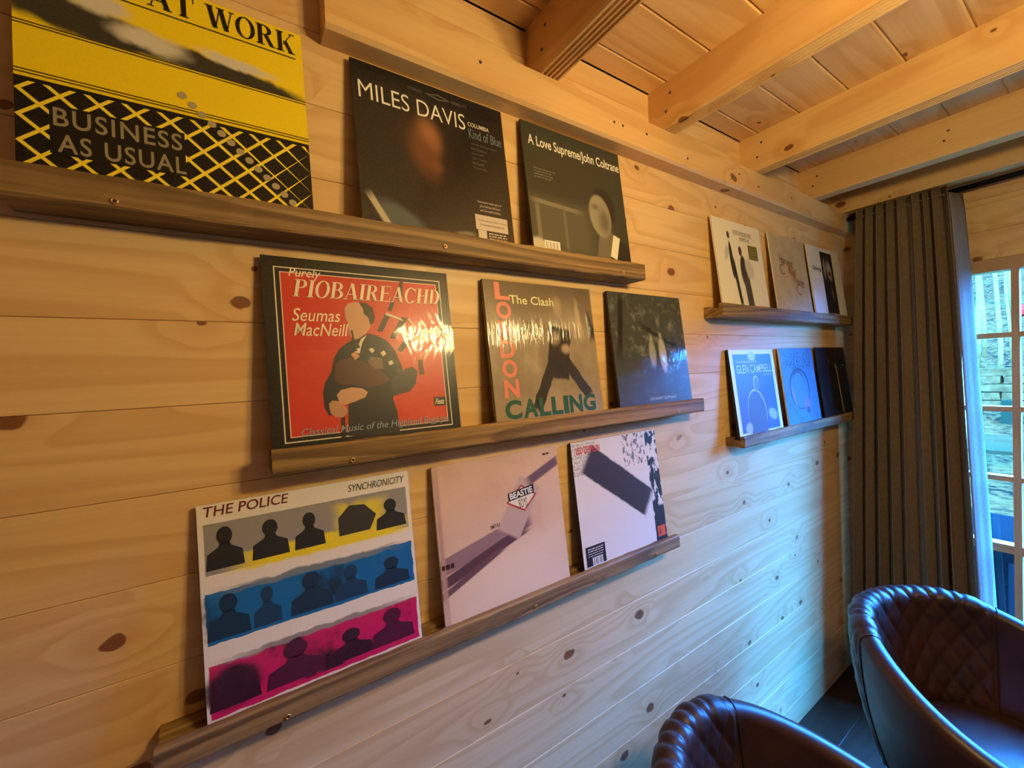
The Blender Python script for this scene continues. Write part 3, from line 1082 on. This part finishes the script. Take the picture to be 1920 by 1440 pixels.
a = Album(0.319, 0.325, 2, -0.183, 'dusty pink worn sleeve with a mauve diagonal motif and a diamond badge', S(220, 184, 152), [
    ('N', 3.0, .4, .8, S(206, 166, 138), None, (1, 1, 1)),
    ('R', .5, .2, .55, .26, 0, .8, S(232, 204, 172)),
    ('R', .32, .44, .40, .052, 13, .12, S(150, 118, 118)),
    ('R', .30, .36, .40, .035, 17, .2, S(92, 62, 70)),
    ('R', .20, .28, .30, .022, 22, .3, S(110, 76, 80)),
    ('R', .62, .62, .10, .20, -34, .10, S(196, 166, 152)),
    ('R', .86, .84, .17, .035, 22, .3, S(112, 84, 96)),
    ('R', .02, .5, .02, .6, 0, .8, S(186, 146, 124)),
])
BD = [(.515, .655), (.65, .765), (.775, .675), (.66, .57)]
a.poly(BD, S(176, 60, 44), 'badge', .0002)
a.poly([(.535, .656), (.65, .75), (.755, .674), (.66, .585)], S(236, 222, 200), 'badge', .0003)
a.poly([(.535, .662), (.755, .688), (.757, .752), (.535, .722)], S(26, 22, 24), 'badge', .0004)
a.text('BEASTIE', .55, .672, .745, .718, S(240, 234, 224), bold=.03, rot=6, lift=.0006)
a.text('BOYS', .62, .598, .69, .662, S(40, 34, 34), rot=4, lift=.0006)
a.text('3MTA3', .375, .505, .45, .533, S(60, 46, 48), bold=.01, rot=4)
a.scribble(.01, .335, .10, .365, S(60, 30, 34), 3)
a.scribble(.865, .948, .925, .962, S(70, 46, 48), 5)

a = Album(0.692, 0.328, 2, -0.183, 'cream sleeve with a big dark slanting band, last on the lowest ledge', S(226, 214, 196), [
    ('N', 60, .48, .6, S(150, 142, 130), (.12, .86, .14, .13), (1, 1, 1)),
    ('N', 30, .50, .58, S(120, 112, 104), (.70, .86, .14, .14), (1, .6, 1)),
    ('R', .48, .615, .42, .125, -36, .10, S(62, 52, 50), .02),
    ('N', 16, .46, .52, S(40, 36, 36), (.93, .5, .075, .5), (1, .5, 1)),
    ('R', .93, .16, .07, .17, -4, .1, S(44, 40, 40)),
], card=M_CARDB, thick=0.007)
a.text('LED ZEPPELIN', .045, .90, .30, .955, S(214, 62, 40), bold=.02)
a.poly([(.88, .02), (.98, .02), (.98, .115), (.88, .115)], S(226, 84, 40), 'label_box', .0003)
a.text('A', .89, .03, .93, .105, S(40, 34, 34), bold=.03, shear=.2)
a.poly([(.03, 0), (.235, 0), (.235, .155), (.03, .155)], S(30, 26, 26), 'sticker', .0003)
for i in range(4):
    a.scribble(.05, .128 - i * .018, .215, .137 - i * .018 - .003 * (i > 1), S(206, 198, 186), i)
a.poly([(.09, 0), (.20, 0), (.20, .062), (.09, .062)], S(214, 206, 192), 'barcode_box', .0004)
for u in (.105, .125, .14, .165, .18):
    a.poly([(u, .006), (u + .006, .006), (u + .006, .056), (u, .056)], S(50, 44, 42), 'barcode_line', .0005)

# --- upper ledge by the curtain
a = Album(1.353, 0.318, 3, 0.5005, 'cream sleeve with two thin dark figures and a green label, by the curtain', S(236, 226, 200), [
    ('E', .30, .55, .035, .22, 2, .15, S(52, 46, 42)),
    ('R', .36, .30, .03, .28, 8, .2, S(48, 42, 40)),
    ('E', .29, .83, .028, .045, 0, .2, S(70, 58, 48)),
    ('E', .215, .62, .04, .09, -20, .3, S(204, 190, 168)),
    ('E', .53, .45, .07, .18, 0, .15, S(62, 52, 50)),
    ('R', .58, .20, .07, .20, 6, .3, S(76, 66, 62)),
    ('E', .50, .67, .036, .06, 0, .2, S(72, 60, 52)),
    ('E', .66, .48, .09, .13, 25, .3, S(208, 194, 174)),
])
a.text('FLEETWOOD MAC', .40, .845, .80, .90, S(124, 108, 84))
a.text('RUMOURS', .52, .785, .74, .83, S(140, 122, 96))
a.poly([(.68, .58), (.885, .58), (.885, .755), (.68, .755)], S(112, 104, 40), 'sticker', .0003)
for i in range(4):
    a.poly([(.71, .71 - i * .033), (.86, .71 - i * .033), (.86, .717 - i * .033), (.71, .717 - i * .033)], S(150, 142, 84), 'printed_line', .0004)

a = Album(1.742, 0.307, 3, 0.5055, 'plain tan textured sleeve with ornate brown lettering, middle of its ledge', S(200, 176, 138), [
    ('N', 6.0, .42, .7, S(184, 158, 120), None, (1, 1, 1)),
    ('E', .52, .52, .20, .085, -38, .6, S(206, 150, 104)),
])
BRN = S(124, 92, 58)
a.text('Harvest', .20, .625, .58, .745, BRN, bold=.012, shear=.15, rot=-8)
a.text('Neil', .42, .50, .62, .59, BRN, bold=.012, shear=.15, rot=-8)
a.text('Young', .50, .37, .84, .49, BRN, bold=.012, shear=.15, rot=-8)
for cu_, cv_, r_ in ((.27, .54, .085), (.68, .30, .095)):
    m = MB()
    for q in range(16):
        w0, w1 = math.radians(40 + 17 * q), math.radians(40 + 17 * (q + 1))
        pts = []
        for rr, w_ in ((r_, w0), (r_, w1), (r_ - .018, w1), (r_ - .018, w0)):
            X, Z = a.P(cu_ + rr * math.cos(w_), cv_ + rr * math.sin(w_) * .8)
            pts.append((X, -0.0006, Z))
        m.add(pts, [(0, 1, 2, 3)])
    m.build('flourish', ink(BRN), a.t)

a = Album(2.082, 0.345, 3, 0.505, 'white sleeve with a tall narrow black and white photograph, nearest the curtain', S(232, 226, 218), [
    ('R', .56, .50, .185, .445, 0, .002, S(26, 23, 23)),
    ('E', .60, .68, .085, .15, 6, .5, S(170, 160, 150)),
    ('E', .61, .64, .06, .05, 0, .6, S(90, 82, 76)),
    ('E', .46, .70, .04, .16, -4, .4, S(150, 140, 132)),
    ('E', .62, .34, .035, .12, 6, .7, S(110, 102, 96)),
])
a.text('Sting', .09, .62, .35, .70, S(48, 42, 42), bold=.01)
a.scribble(.38, .024, .74, .032, S(150, 142, 136), 2)

# --- lower ledge by the curtain
a = Album(1.434, 0.318, 4, 0.0485, 'white-framed violet blue sleeve with pale lettering and a singer outline', S(232, 230, 230), [
    ('R', .5, .5, .43, .445, 0, .002, S(84, 84, 132)),
    ('G', 0, .5, .95, S(64, 86, 150)),
    ('R', .5, .975, .52, .03, 0, .001, S(232, 230, 230)),
    ('R', .5, .022, .52, .028, 0, .001, S(232, 230, 230)),
    ('R', .03, .5, .04, .52, 0, .001, S(232, 230, 230)),
    ('R', .975, .5, .045, .52, 0, .001, S(232, 230, 230)),
    ('E', .48, .92, .09, .06, 0, .4, S(190, 196, 216)),
    ('E', .45, .27, .21, .27, 4, .06, S(196, 190, 206)),
    ('E', .445, .255, .205, .265, 4, .06, S(88, 84, 108)),
    ('R', .45, .13, .19, .10, 0, .08, S(88, 84, 108)),
    ('E', .50, .60, .062, .095, 0, .08, S(184, 176, 196)),
    ('E', .505, .59, .052, .085, 0, .1, S(112, 104, 128)),
    ('E', .80, .22, .11, .07, -20, .4, S(176, 178, 200)),
    ('E', .22, .10, .08, .07, 20, .4, S(176, 172, 188)),
], card=M_CARDB, thick=0.009)
a.text('GLEN CAMPBELL', .115, .715, .91, .815, S(206, 208, 226), bold=.004)
a.scribble(.135, .838, .57, .864, S(150, 154, 190), 4)
a.scribble(.70, .675, .90, .697, S(130, 136, 180), 6)

a = Album(1.803, 0.303, 4, 0.053, 'glossy blue wrapped sleeve with swirling dark linework beside the black one', S(92, 136, 168), [
    ('N', 4.0, .4, .75, S(70, 116, 158), None, (1, 1, 1)),
    ('N', 24, .52, .6, S(44, 62, 84), (.5, .83, .42, .11), (1, 1.4, 1)),
    ('E', .46, .47, .30, .27, 10, .03, S(60, 66, 92)),
    ('E', .46, .46, .27, .245, 10, .05, S(92, 136, 168)),
    ('E', .45, .60, .15, .11, 0, .10, S(64, 84, 106)),
    ('E', .45, .575, .14, .10, 0, .10, S(96, 142, 172)),
    ('E', .26, .38, .03, .16, 14, .3, S(176, 140, 170)),
    ('E', .62, .26, .10, .09, 0, .6, S(170, 130, 150)),
    ('E', .63, .18, .06, .05, 0, .4, S(56, 70, 96)),
], film=FILM_SMOOTH)

a = Album(2.15, 0.318, 4, 0.055, 'plain black sleeve with a thin pale upright streak, in the corner by the curtain', S(24, 20, 22), [
    ('R', .64, .40, .013, .36, 3, .2, S(196, 180, 166)),
    ('E', .60, .72, .022, .014, 0, .3, S(190, 176, 160)),
    ('E', .38, .80, .012, .02, 10, .4, S(180, 168, 150)),
    ('R', .86, .73, .05, .008, 0, .4, S(130, 130, 134)),
], card=M_CARDB)

# ------------------------------------------------------------------ curtain and rod
def fabric(name, col, col2, trans):
    m, nt, out = new_mat(name)
    n = N(nt)
    tc = n.node('ShaderNodeTexCoord').outputs['Object']
    w = n.noise(n.mapping(tc, scale=(400, 400, 60)), 1, 2)
    c = n.mix(n.mapr(w, 0.3, 0.7), col, col2)
    d = n.node('ShaderNodeBsdfDiffuse')
    n.put(d.inputs[0], c)
    n.put(d.inputs['Normal'], n.bump(w, 0.15, 0.001))
    t = n.node('ShaderNodeBsdfTranslucent')
    n.put(t.inputs[0], c)
    ms = n.node('ShaderNodeMixShader')
    ms.inputs[0].default_value = trans
    nt.links.new(d.outputs[0], ms.inputs[1])
    nt.links.new(t.outputs[0], ms.inputs[2])
    nt.links.new(ms.outputs[0], out.inputs[0])
    return m


M_DRAPE = fabric('taupe_curtain_cloth', S(132, 113, 92), S(114, 97, 78), 0.0)
M_LINING = fabric('pale_curtain_lining', S(150, 142, 134), S(136, 128, 120), 0.12)

rod = empty('curtain_rod', (2.470, -0.06, ZC + 0.662))
MB().tube([(0, 0.03, 0), (0, -1.55, 0)], 0.011, 12).build('pole', M_BLACK, rod, True)
for yy in (-0.02, -1.5):
    MB().box(-0.006, 0.006, yy - 0.008, yy + 0.008, 0.009, 0.0205).build('bracket', M_BLACK, rod)
tag(rod, 'dark metal curtain rod under the ceiling joist above the window', 'curtain rod')

cur = empty('curtain', (2.42, -0.25, 0.012))


def curtain_sheet(name, path_top, path_bot, mat, z0, z1, nv=26, sway=0.004):
    """path_*: lists of (x, y) in world, same length"""
    vs, fs = [], []
    nu = len(path_top)
    for j in range(nv + 1):
        t = j / nv
        k = t ** 0.8
        for i in range(nu):
            x = path_top[i][0] * (1 - k) + path_bot[i][0] * k
            y = path_top[i][1] * (1 - k) + path_bot[i][1] * k
            wv = math.sin(t * 5.0 + i * 0.13) * sway * t
            vs.append((x - 2.42 + wv, y + 0.25 + wv * 0.6, z1 - (z1 - z0) * t - 0.012))
    for j in range(nv):
        for i in range(nu - 1):
            a_ = j * nu + i
            fs.append((a_, a_ + 1, a_ + nu + 1, a_ + nu))
    o = mesh_obj(name, vs, fs, mat, cur, True)
    sm = o.modifiers.new('cloth', 'SOLIDIFY')
    sm.thickness = 0.0025
    return o


def pleats(y0, y1, xc, amp, nfold, wid, seed, nu=150):
    rr = random.Random(seed)
    ph = [rr.uniform(-0.4, 0.4) for _ in range(nfold + 2)]
    am = [rr.uniform(0.55, 1.35) for _ in range(nfold + 2)]
    out = []
    for i in range(nu + 1):
        u = i / nu
        c = u * nfold
        k = int(min(c, nfold - 1))
        fr = c - k
        a_ = am[k] * (1 - fr) + am[k + 1] * fr
        p_ = ph[k] * (1 - fr) + ph[k + 1] * fr
        w = 2 * PI * (c + p_ * 0.5)
        out.append((xc - amp * a_ * math.cos(w), y0 + (y1 - y0) * u + wid * math.sin(2 * w)))
    return out


ZT = ZC + 0.675
top = pleats(-0.098, -0.385, 2.412, 0.022, 8, 0.004, 3)
bot = pleats(-0.055, -0.466, 2.412, 0.040, 8, 0.007, 3)
curtain_sheet('drape', top, bot, M_DRAPE, 0.012, ZT)
# return edge turned back towards the glass, lining side lit by the window
r_top = [(top[-1][0] + 0.0015 + 0.011 * i + 0.004 * math.sin(i * 1.9), top[-1][1] - 0.003 * i - 0.003) for i in range(9)]
r_bot = [(bot[-1][0] + 0.0015 + 0.012 * i + 0.006 * math.sin(i * 1.7), bot[-1][1] - 0.004 * i - 0.003) for i in range(9)]
curtain_sheet('lining', r_top, r_bot, M_LINING, 0.012, ZT - 0.032)
MB().box(-0.012, 0.012, -0.13, 0.15, ZC + 0.64 - 0.012, ZC + 0.645 - 0.012).build('heading_tape', M_DRAPE, cur)
tag(cur, 'taupe pleated curtain hanging in the corner beside the window', 'curtain')

# ------------------------------------------------------------------ leather tub chairs
m, nt, out = new_mat('brown_leather')
n = N(nt)
tc = n.node('ShaderNodeTexCoord').outputs['Object']
vo = n.node('ShaderNodeTexVoronoi')
n.put(vo.inputs['Vector'], tc)
vo.inputs['Scale'].default_value = 380
bl = n.noise(tc, 9, 3)
c = n.mix(n.mapr(bl, 0.35, 0.7), S(64, 38, 30), S(46, 27, 22))
n.bsdf(out, c, n.mapr(bl, 0.3, 0.7, 0.34, 0.46), 0, n.bump(vo.outputs['Distance'], 0.10, 0.001), spec=0.38)
M_LEATHER = m
M_THREAD = plain('seam_thread', S(40, 24, 18), 0.6)


def ss(a, b, x):
    t = max(0.0, min(1.0, (x - a) / (b - a)))
    return t * t * (3 - 2 * t)


def tub_chair(loc, rotz, label, hb=0.761, ha=0.60, R=0.324):
    t = empty('tub_chair', loc, (0, 0, rotz))
    TH, NT = 128, 300
    tk = 0.027                              # half thickness of the shell
    z_lo, z_in = 0.34, 0.43

    def section(th):
        a_ = abs(math.degrees(th))
        h = hb + (ha - hb) * ss(28, 142.8, a_)
        rt = R * (1.0 + 0.03 * math.cos(2 * th))
        rb = rt * 0.80
        P = []
        no, nr, ni = 34, 10, 30
        for i in range(no):
            s_ = i / (no - 1)
            z = z_lo + (h - tk - z_lo) * s_
            P.append((rb + (rt - rb) * (1 - (1 - s_) ** 2.0), z, 1, 0))
        for i in range(1, nr):
            w = PI * i / nr
            P.append((rt - tk + tk * math.cos(w), h - tk + tk * math.sin(w), 0, w))
        for i in range(ni):
            s_ = i / (ni - 1)
            z = (h - tk) + (z_in - (h - tk)) * s_
            P.append((rt - 2 * tk - (rt - rb) * 0.75 * s_ ** 1.6, z, -1, 0))
        return P, h

    def quilt(th, z):
        if abs(math.degrees(th)) > 56:
            return 0.0
        a_ = th * R / 0.075
        b_ = z / 0.092
        d1 = abs(((a_ + b_) % 1.0) - 0.5)
        d2 = abs(((a_ - b_) % 1.0) - 0.5)
        d = 0.5 - max(d1, d2)
        e = ss(56, 53, abs(math.degrees(th)))
        return 0.0075 * (min(1.0, d / 0.22) ** 0.55) * e
    vs, fs = [], []
    for i in range(NT + 1):
        th = math.radians(-TH + 2 * TH * i / NT)
        P, h = section(th)
        for r, z, side, w in P:
            q = quilt(th, z)
            if side == 1:
                r += q
            elif side == -1:
                r -= q
            else:
                r += q * math.cos(w)
                z += q * math.sin(w)
            vs.append((r * math.sin(th), r * math.cos(th), z))
    m_ = len(P)
    for i in range(NT):
        for j in range(m_ - 1):
            a_ = i * m_ + j
            fs.append((a_, a_ + m_, a_ + m_ + 1, a_ + 1))
        fs.append((i * m_ + m_ - 1, (i + 1) * m_ + m_ - 1, (i + 1) * m_, i * m_))
    fs.append(tuple(range(m_)))
    fs.append(tuple(NT * m_ + j for j in range(m_))[::-1])
    mesh_obj('shell', vs, fs, M_LEATHER, t, True)
    # stitched seams where quilting meets the smooth arms
    for sg in (-1, 1):
        th = math.radians(57 * sg)
        P, h = section(th)
        pts = [((r + (0.0012 if sd >= 0 else -0.0012)) * math.sin(th), (r + (0.0012 if sd >= 0 else -0.0012)) * math.cos(th), z + (0.0012 if sd == 0 else 0)) for r, z, sd, w in P[::2]]
        MB().tube(pts, 0.0022, 6).build('seam_piping', M_THREAD, t, True)
    # seat cushion
    prof = [(0.0, 0.36), (0.20, 0.36), (0.225, 0.375), (0.232, 0.41), (0.225, 0.445), (0.19, 0.463), (0.10, 0.470), (0.0, 0.472)]
    cu = MB()
    seg = 44
    vv, ff = [], []
    for r, z in prof:
        for k in range(seg):
            w = 2 * PI * k / seg
            fx = 0.93
            yy = r * math.cos(w)
            if yy < 0:
                yy *= 1.22
            vv.append((r * math.sin(w) * fx, yy * 0.95, z))
    for i in range(len(prof) - 1):
        for k in range(seg):
            k2 = (k + 1) % seg
            ff.append((i * seg + k, (i + 1) * seg + k, (i + 1) * seg + k2, i * seg + k2))
    mesh_obj('seat_cushion', vv, ff, M_LEATHER, t, True)
    for sx in (-1, 1):
        for sy in (-1, 1):
            MB().tube([(0.15 * sx, 0.14 * sy, 0.37), (0.21 * sx, 0.20 * sy, 0.0)], [0.016, 0.009], 10).build('leg', M_BLACK, t, True)
    return tag(t, label, 'chair', 'brown leather tub chairs')


CH1 = tub_chair((1.68, -0.611, 0), -0.388, 'brown quilted leather tub chair in front of the curtain')
CH2 = tub_chair((0.859, -0.532, 0), 0.659, 'brown quilted leather tub chair at the bottom edge, nearest the viewer')

# ------------------------------------------------------------------ outside, seen through the glass
def litter(name, a_, b_, c_, sc):
    m, nt, out = new_mat(name)
    n = N(nt)
    tc = n.node('ShaderNodeTexCoord').outputs['Object']
    f1 = n.noise(tc, sc, 5, 0.65)
    f2 = n.noise(n.mapping(tc, scale=(1, 1, 3)), sc * 0.16, 3)
    c = n.mix(n.mapr(f1, 0.42, 0.58), a_, b_)
    c = n.mix(n.math('MULTIPLY', n.mapr(f2, 0.4, 0.65), 0.6), c, c_)
    n.bsdf(out, c, 0.95, 0, n.bump(f1, 0.8, 0.05), spec=0.0)
    return m


M_LITTER = litter('leaf_litter', S(58, 38, 17), S(20, 15, 9), S(66, 43, 18), 7)
M_ROAD = plain('wet_track', S(44, 34, 17), 0.45, var=0.2, scale=2, spec=0.0)
M_BARK = plain('pale_bark', S(100, 72, 34), 0.8, var=0.4, scale=9, bump=0.5, spec=0.0)
M_STONE = plain('stacked_stone', S(70, 50, 24), 0.85, var=0.45, scale=6, bump=0.6, spec=0.0)
M_NAVY = plain('dark_blue_cover', S(14, 16, 16), 0.5, spec=0.0)
M_TEAL = plain('teal_paint', S(20, 28, 16), 0.5, spec=0.0)
M_RED = plain('red_canopy', S(160, 24, 14), 0.6, spec=0.0)
M_DECK = plain('grey_deck', S(40, 30, 18), 0.7, var=0.3, scale=5, spec=0.0)

GZ = ZC - 1.95
SLOPE = 0.30
rr = random.Random(11)
vs, fs = [], []
nx, ny = 46, 30
for i in range(nx + 1):
    x = 2.75 + (60 - 2.75) * (i / nx) ** 1.5
    for j in range(ny + 1):
        yv = -32 + 64 * j / ny
        z = GZ + (max(0.0, x - 15.5) * SLOPE) + rr.uniform(-0.03, 0.03) * min(1.0, (x - 2.7) / 4)
        if 11.0 < x < 15.0:
            z = GZ - 0.03
        vs.append((x, yv, z))
for i in range(nx):
    for j in range(ny):
        a_ = i * (ny + 1) + j
        fs.append((a_, a_ + ny + 1, a_ + ny + 2, a_ + 1))
gr = structure(mesh_obj('ground', vs, fs, M_LITTER, None, True))
tk_ = MB().box(12.2, 14.6, -25, 25, GZ - 0.05, GZ + 0.03).build('woodland_track', M_ROAD)
tag(tk_, 'smooth pale track crossing the woodland floor outside the window', 'track')

TREES = ((20.0, 1.98, .075, .015, 'thickest pale tree trunk outside, nearest the curtain edge'),
         (21.5, 2.04, .05, .06, 'pale trunk leaning across the thickest tree outside'),
         (18.6, 1.42, .05, .0, 'slim straight pale tree in the middle of the window view'),
         (19.5, 1.27, .035, .012, 'slim pale tree outside close to the window mullion'),
         (30.0, 3.3, .08, .02, 'distant bare tree far up the slope outside'),
         (32.0, 2.6, .08, -.02, 'distant bare tree far up the slope outside'),
         (28.0, 2.1, .07, .03, 'distant bare tree far up the slope outside'),
         (25.0, .4, .08, .0, 'distant bare tree far up the slope outside'))
for i, (x, yv, r, lean, lab) in enumerate(TREES):
    zb = GZ + max(0, x - 15.5) * SLOPE - 0.1
    t = empty('tree', (x, yv, zb))
    pts = [(lean * k * 0.9 + 0.05 * math.sin(k + i), lean * k * 1.3 + 0.06 * math.cos(k * 1.3 + i), k * 1.3) for k in range(11)]
    MB().tube(pts, [r * (1.15 - 0.07 * k) for k in range(11)], 10).build('trunk', M_BARK, t, True)
    for b_ in range(4):
        k = 3 + b_ * 2
        p0 = Vector(pts[k])
        sg = 1 if (b_ + i) % 2 else -1
        MB().tube([p0, p0 + Vector((0.1, 0.5 * sg, 0.5)), p0 + Vector((0.2, 0.9 * sg, 1.3))], [r * .35, r * .25, r * .1], 6).build('branch', M_BARK, t, True)
    tag(t, lab, 'tree', 'bare trees on the slope outside')

for row in range(5):
    for k in range(3):
        ln = 1.05
        y0 = -0.4 + k * 1.1 + (0.5 if row % 2 else 0)
        v, f = box_data(-0.2, 0.2, 0, ln, 0, 0.19)
        v = [(p[0] + rr.uniform(-.03, .03), p[1] + rr.uniform(-.02, .02), p[2] + rr.uniform(-.006, .006)) for p in v]
        o = mesh_obj('stone_block', v, f, M_STONE)
        o.location = (17.0 + 0.12 * row, y0, GZ + 0.45 + row * 0.215)
        tag(o, 'rough pale stone block in the %s course of the wall outside' % ('lowest', 'second lowest', 'middle', 'second highest', 'topmost')[row], 'stone', 'stone blocks of the wall outside')
bx_ = MB().box(0, .4, -.13, .13, 0, .6).build('utility_box', M_TEAL)
bx_.location = (15.9, 0.93, GZ + .13)
tag(bx_, 'small teal box standing before the stone wall outside', 'box')

cn = empty('garden_parasol', (9.2, -1.15, GZ))
cap, seg = [], 8
MB().lathe([(1.32, 2.44), (1.32, 2.50), (0.7, 3.05), (0.03, 3.62), (0.03, 3.58), (0.7, 3.0), (1.28, 2.46)], 8).build('canopy', M_RED, cn)
MB().tube([(0, 0, 0.04), (0, 0, 3.7)], 0.03).build('pole', M_DECK, cn)
MB().lathe([(0.0, 0.0), (0.3, 0.0), (0.3, 0.05), (0.05, 0.09), (0.0, 0.09)], 20).build('base', M_DECK, cn)
tag(cn, 'red parasol whose edge just shows at the right side outside', 'parasol')

dk = MB().box(2.72, 4.6, -3.2, 1.2, -0.2, -0.06).build('deck', M_DECK)
structure(dk)
bn = empty('covered_bench', (3.25, -0.05, -0.06))
MB().box(-.28, .28, -.42, .75, 0, .63).build('cover', M_NAVY, bn)
MB().box(-.31, .31, -.45, .78, .63, .69).build('lid', M_NAVY, bn)
tag(bn, 'dark navy covered bench standing on the deck against the window', 'bench')
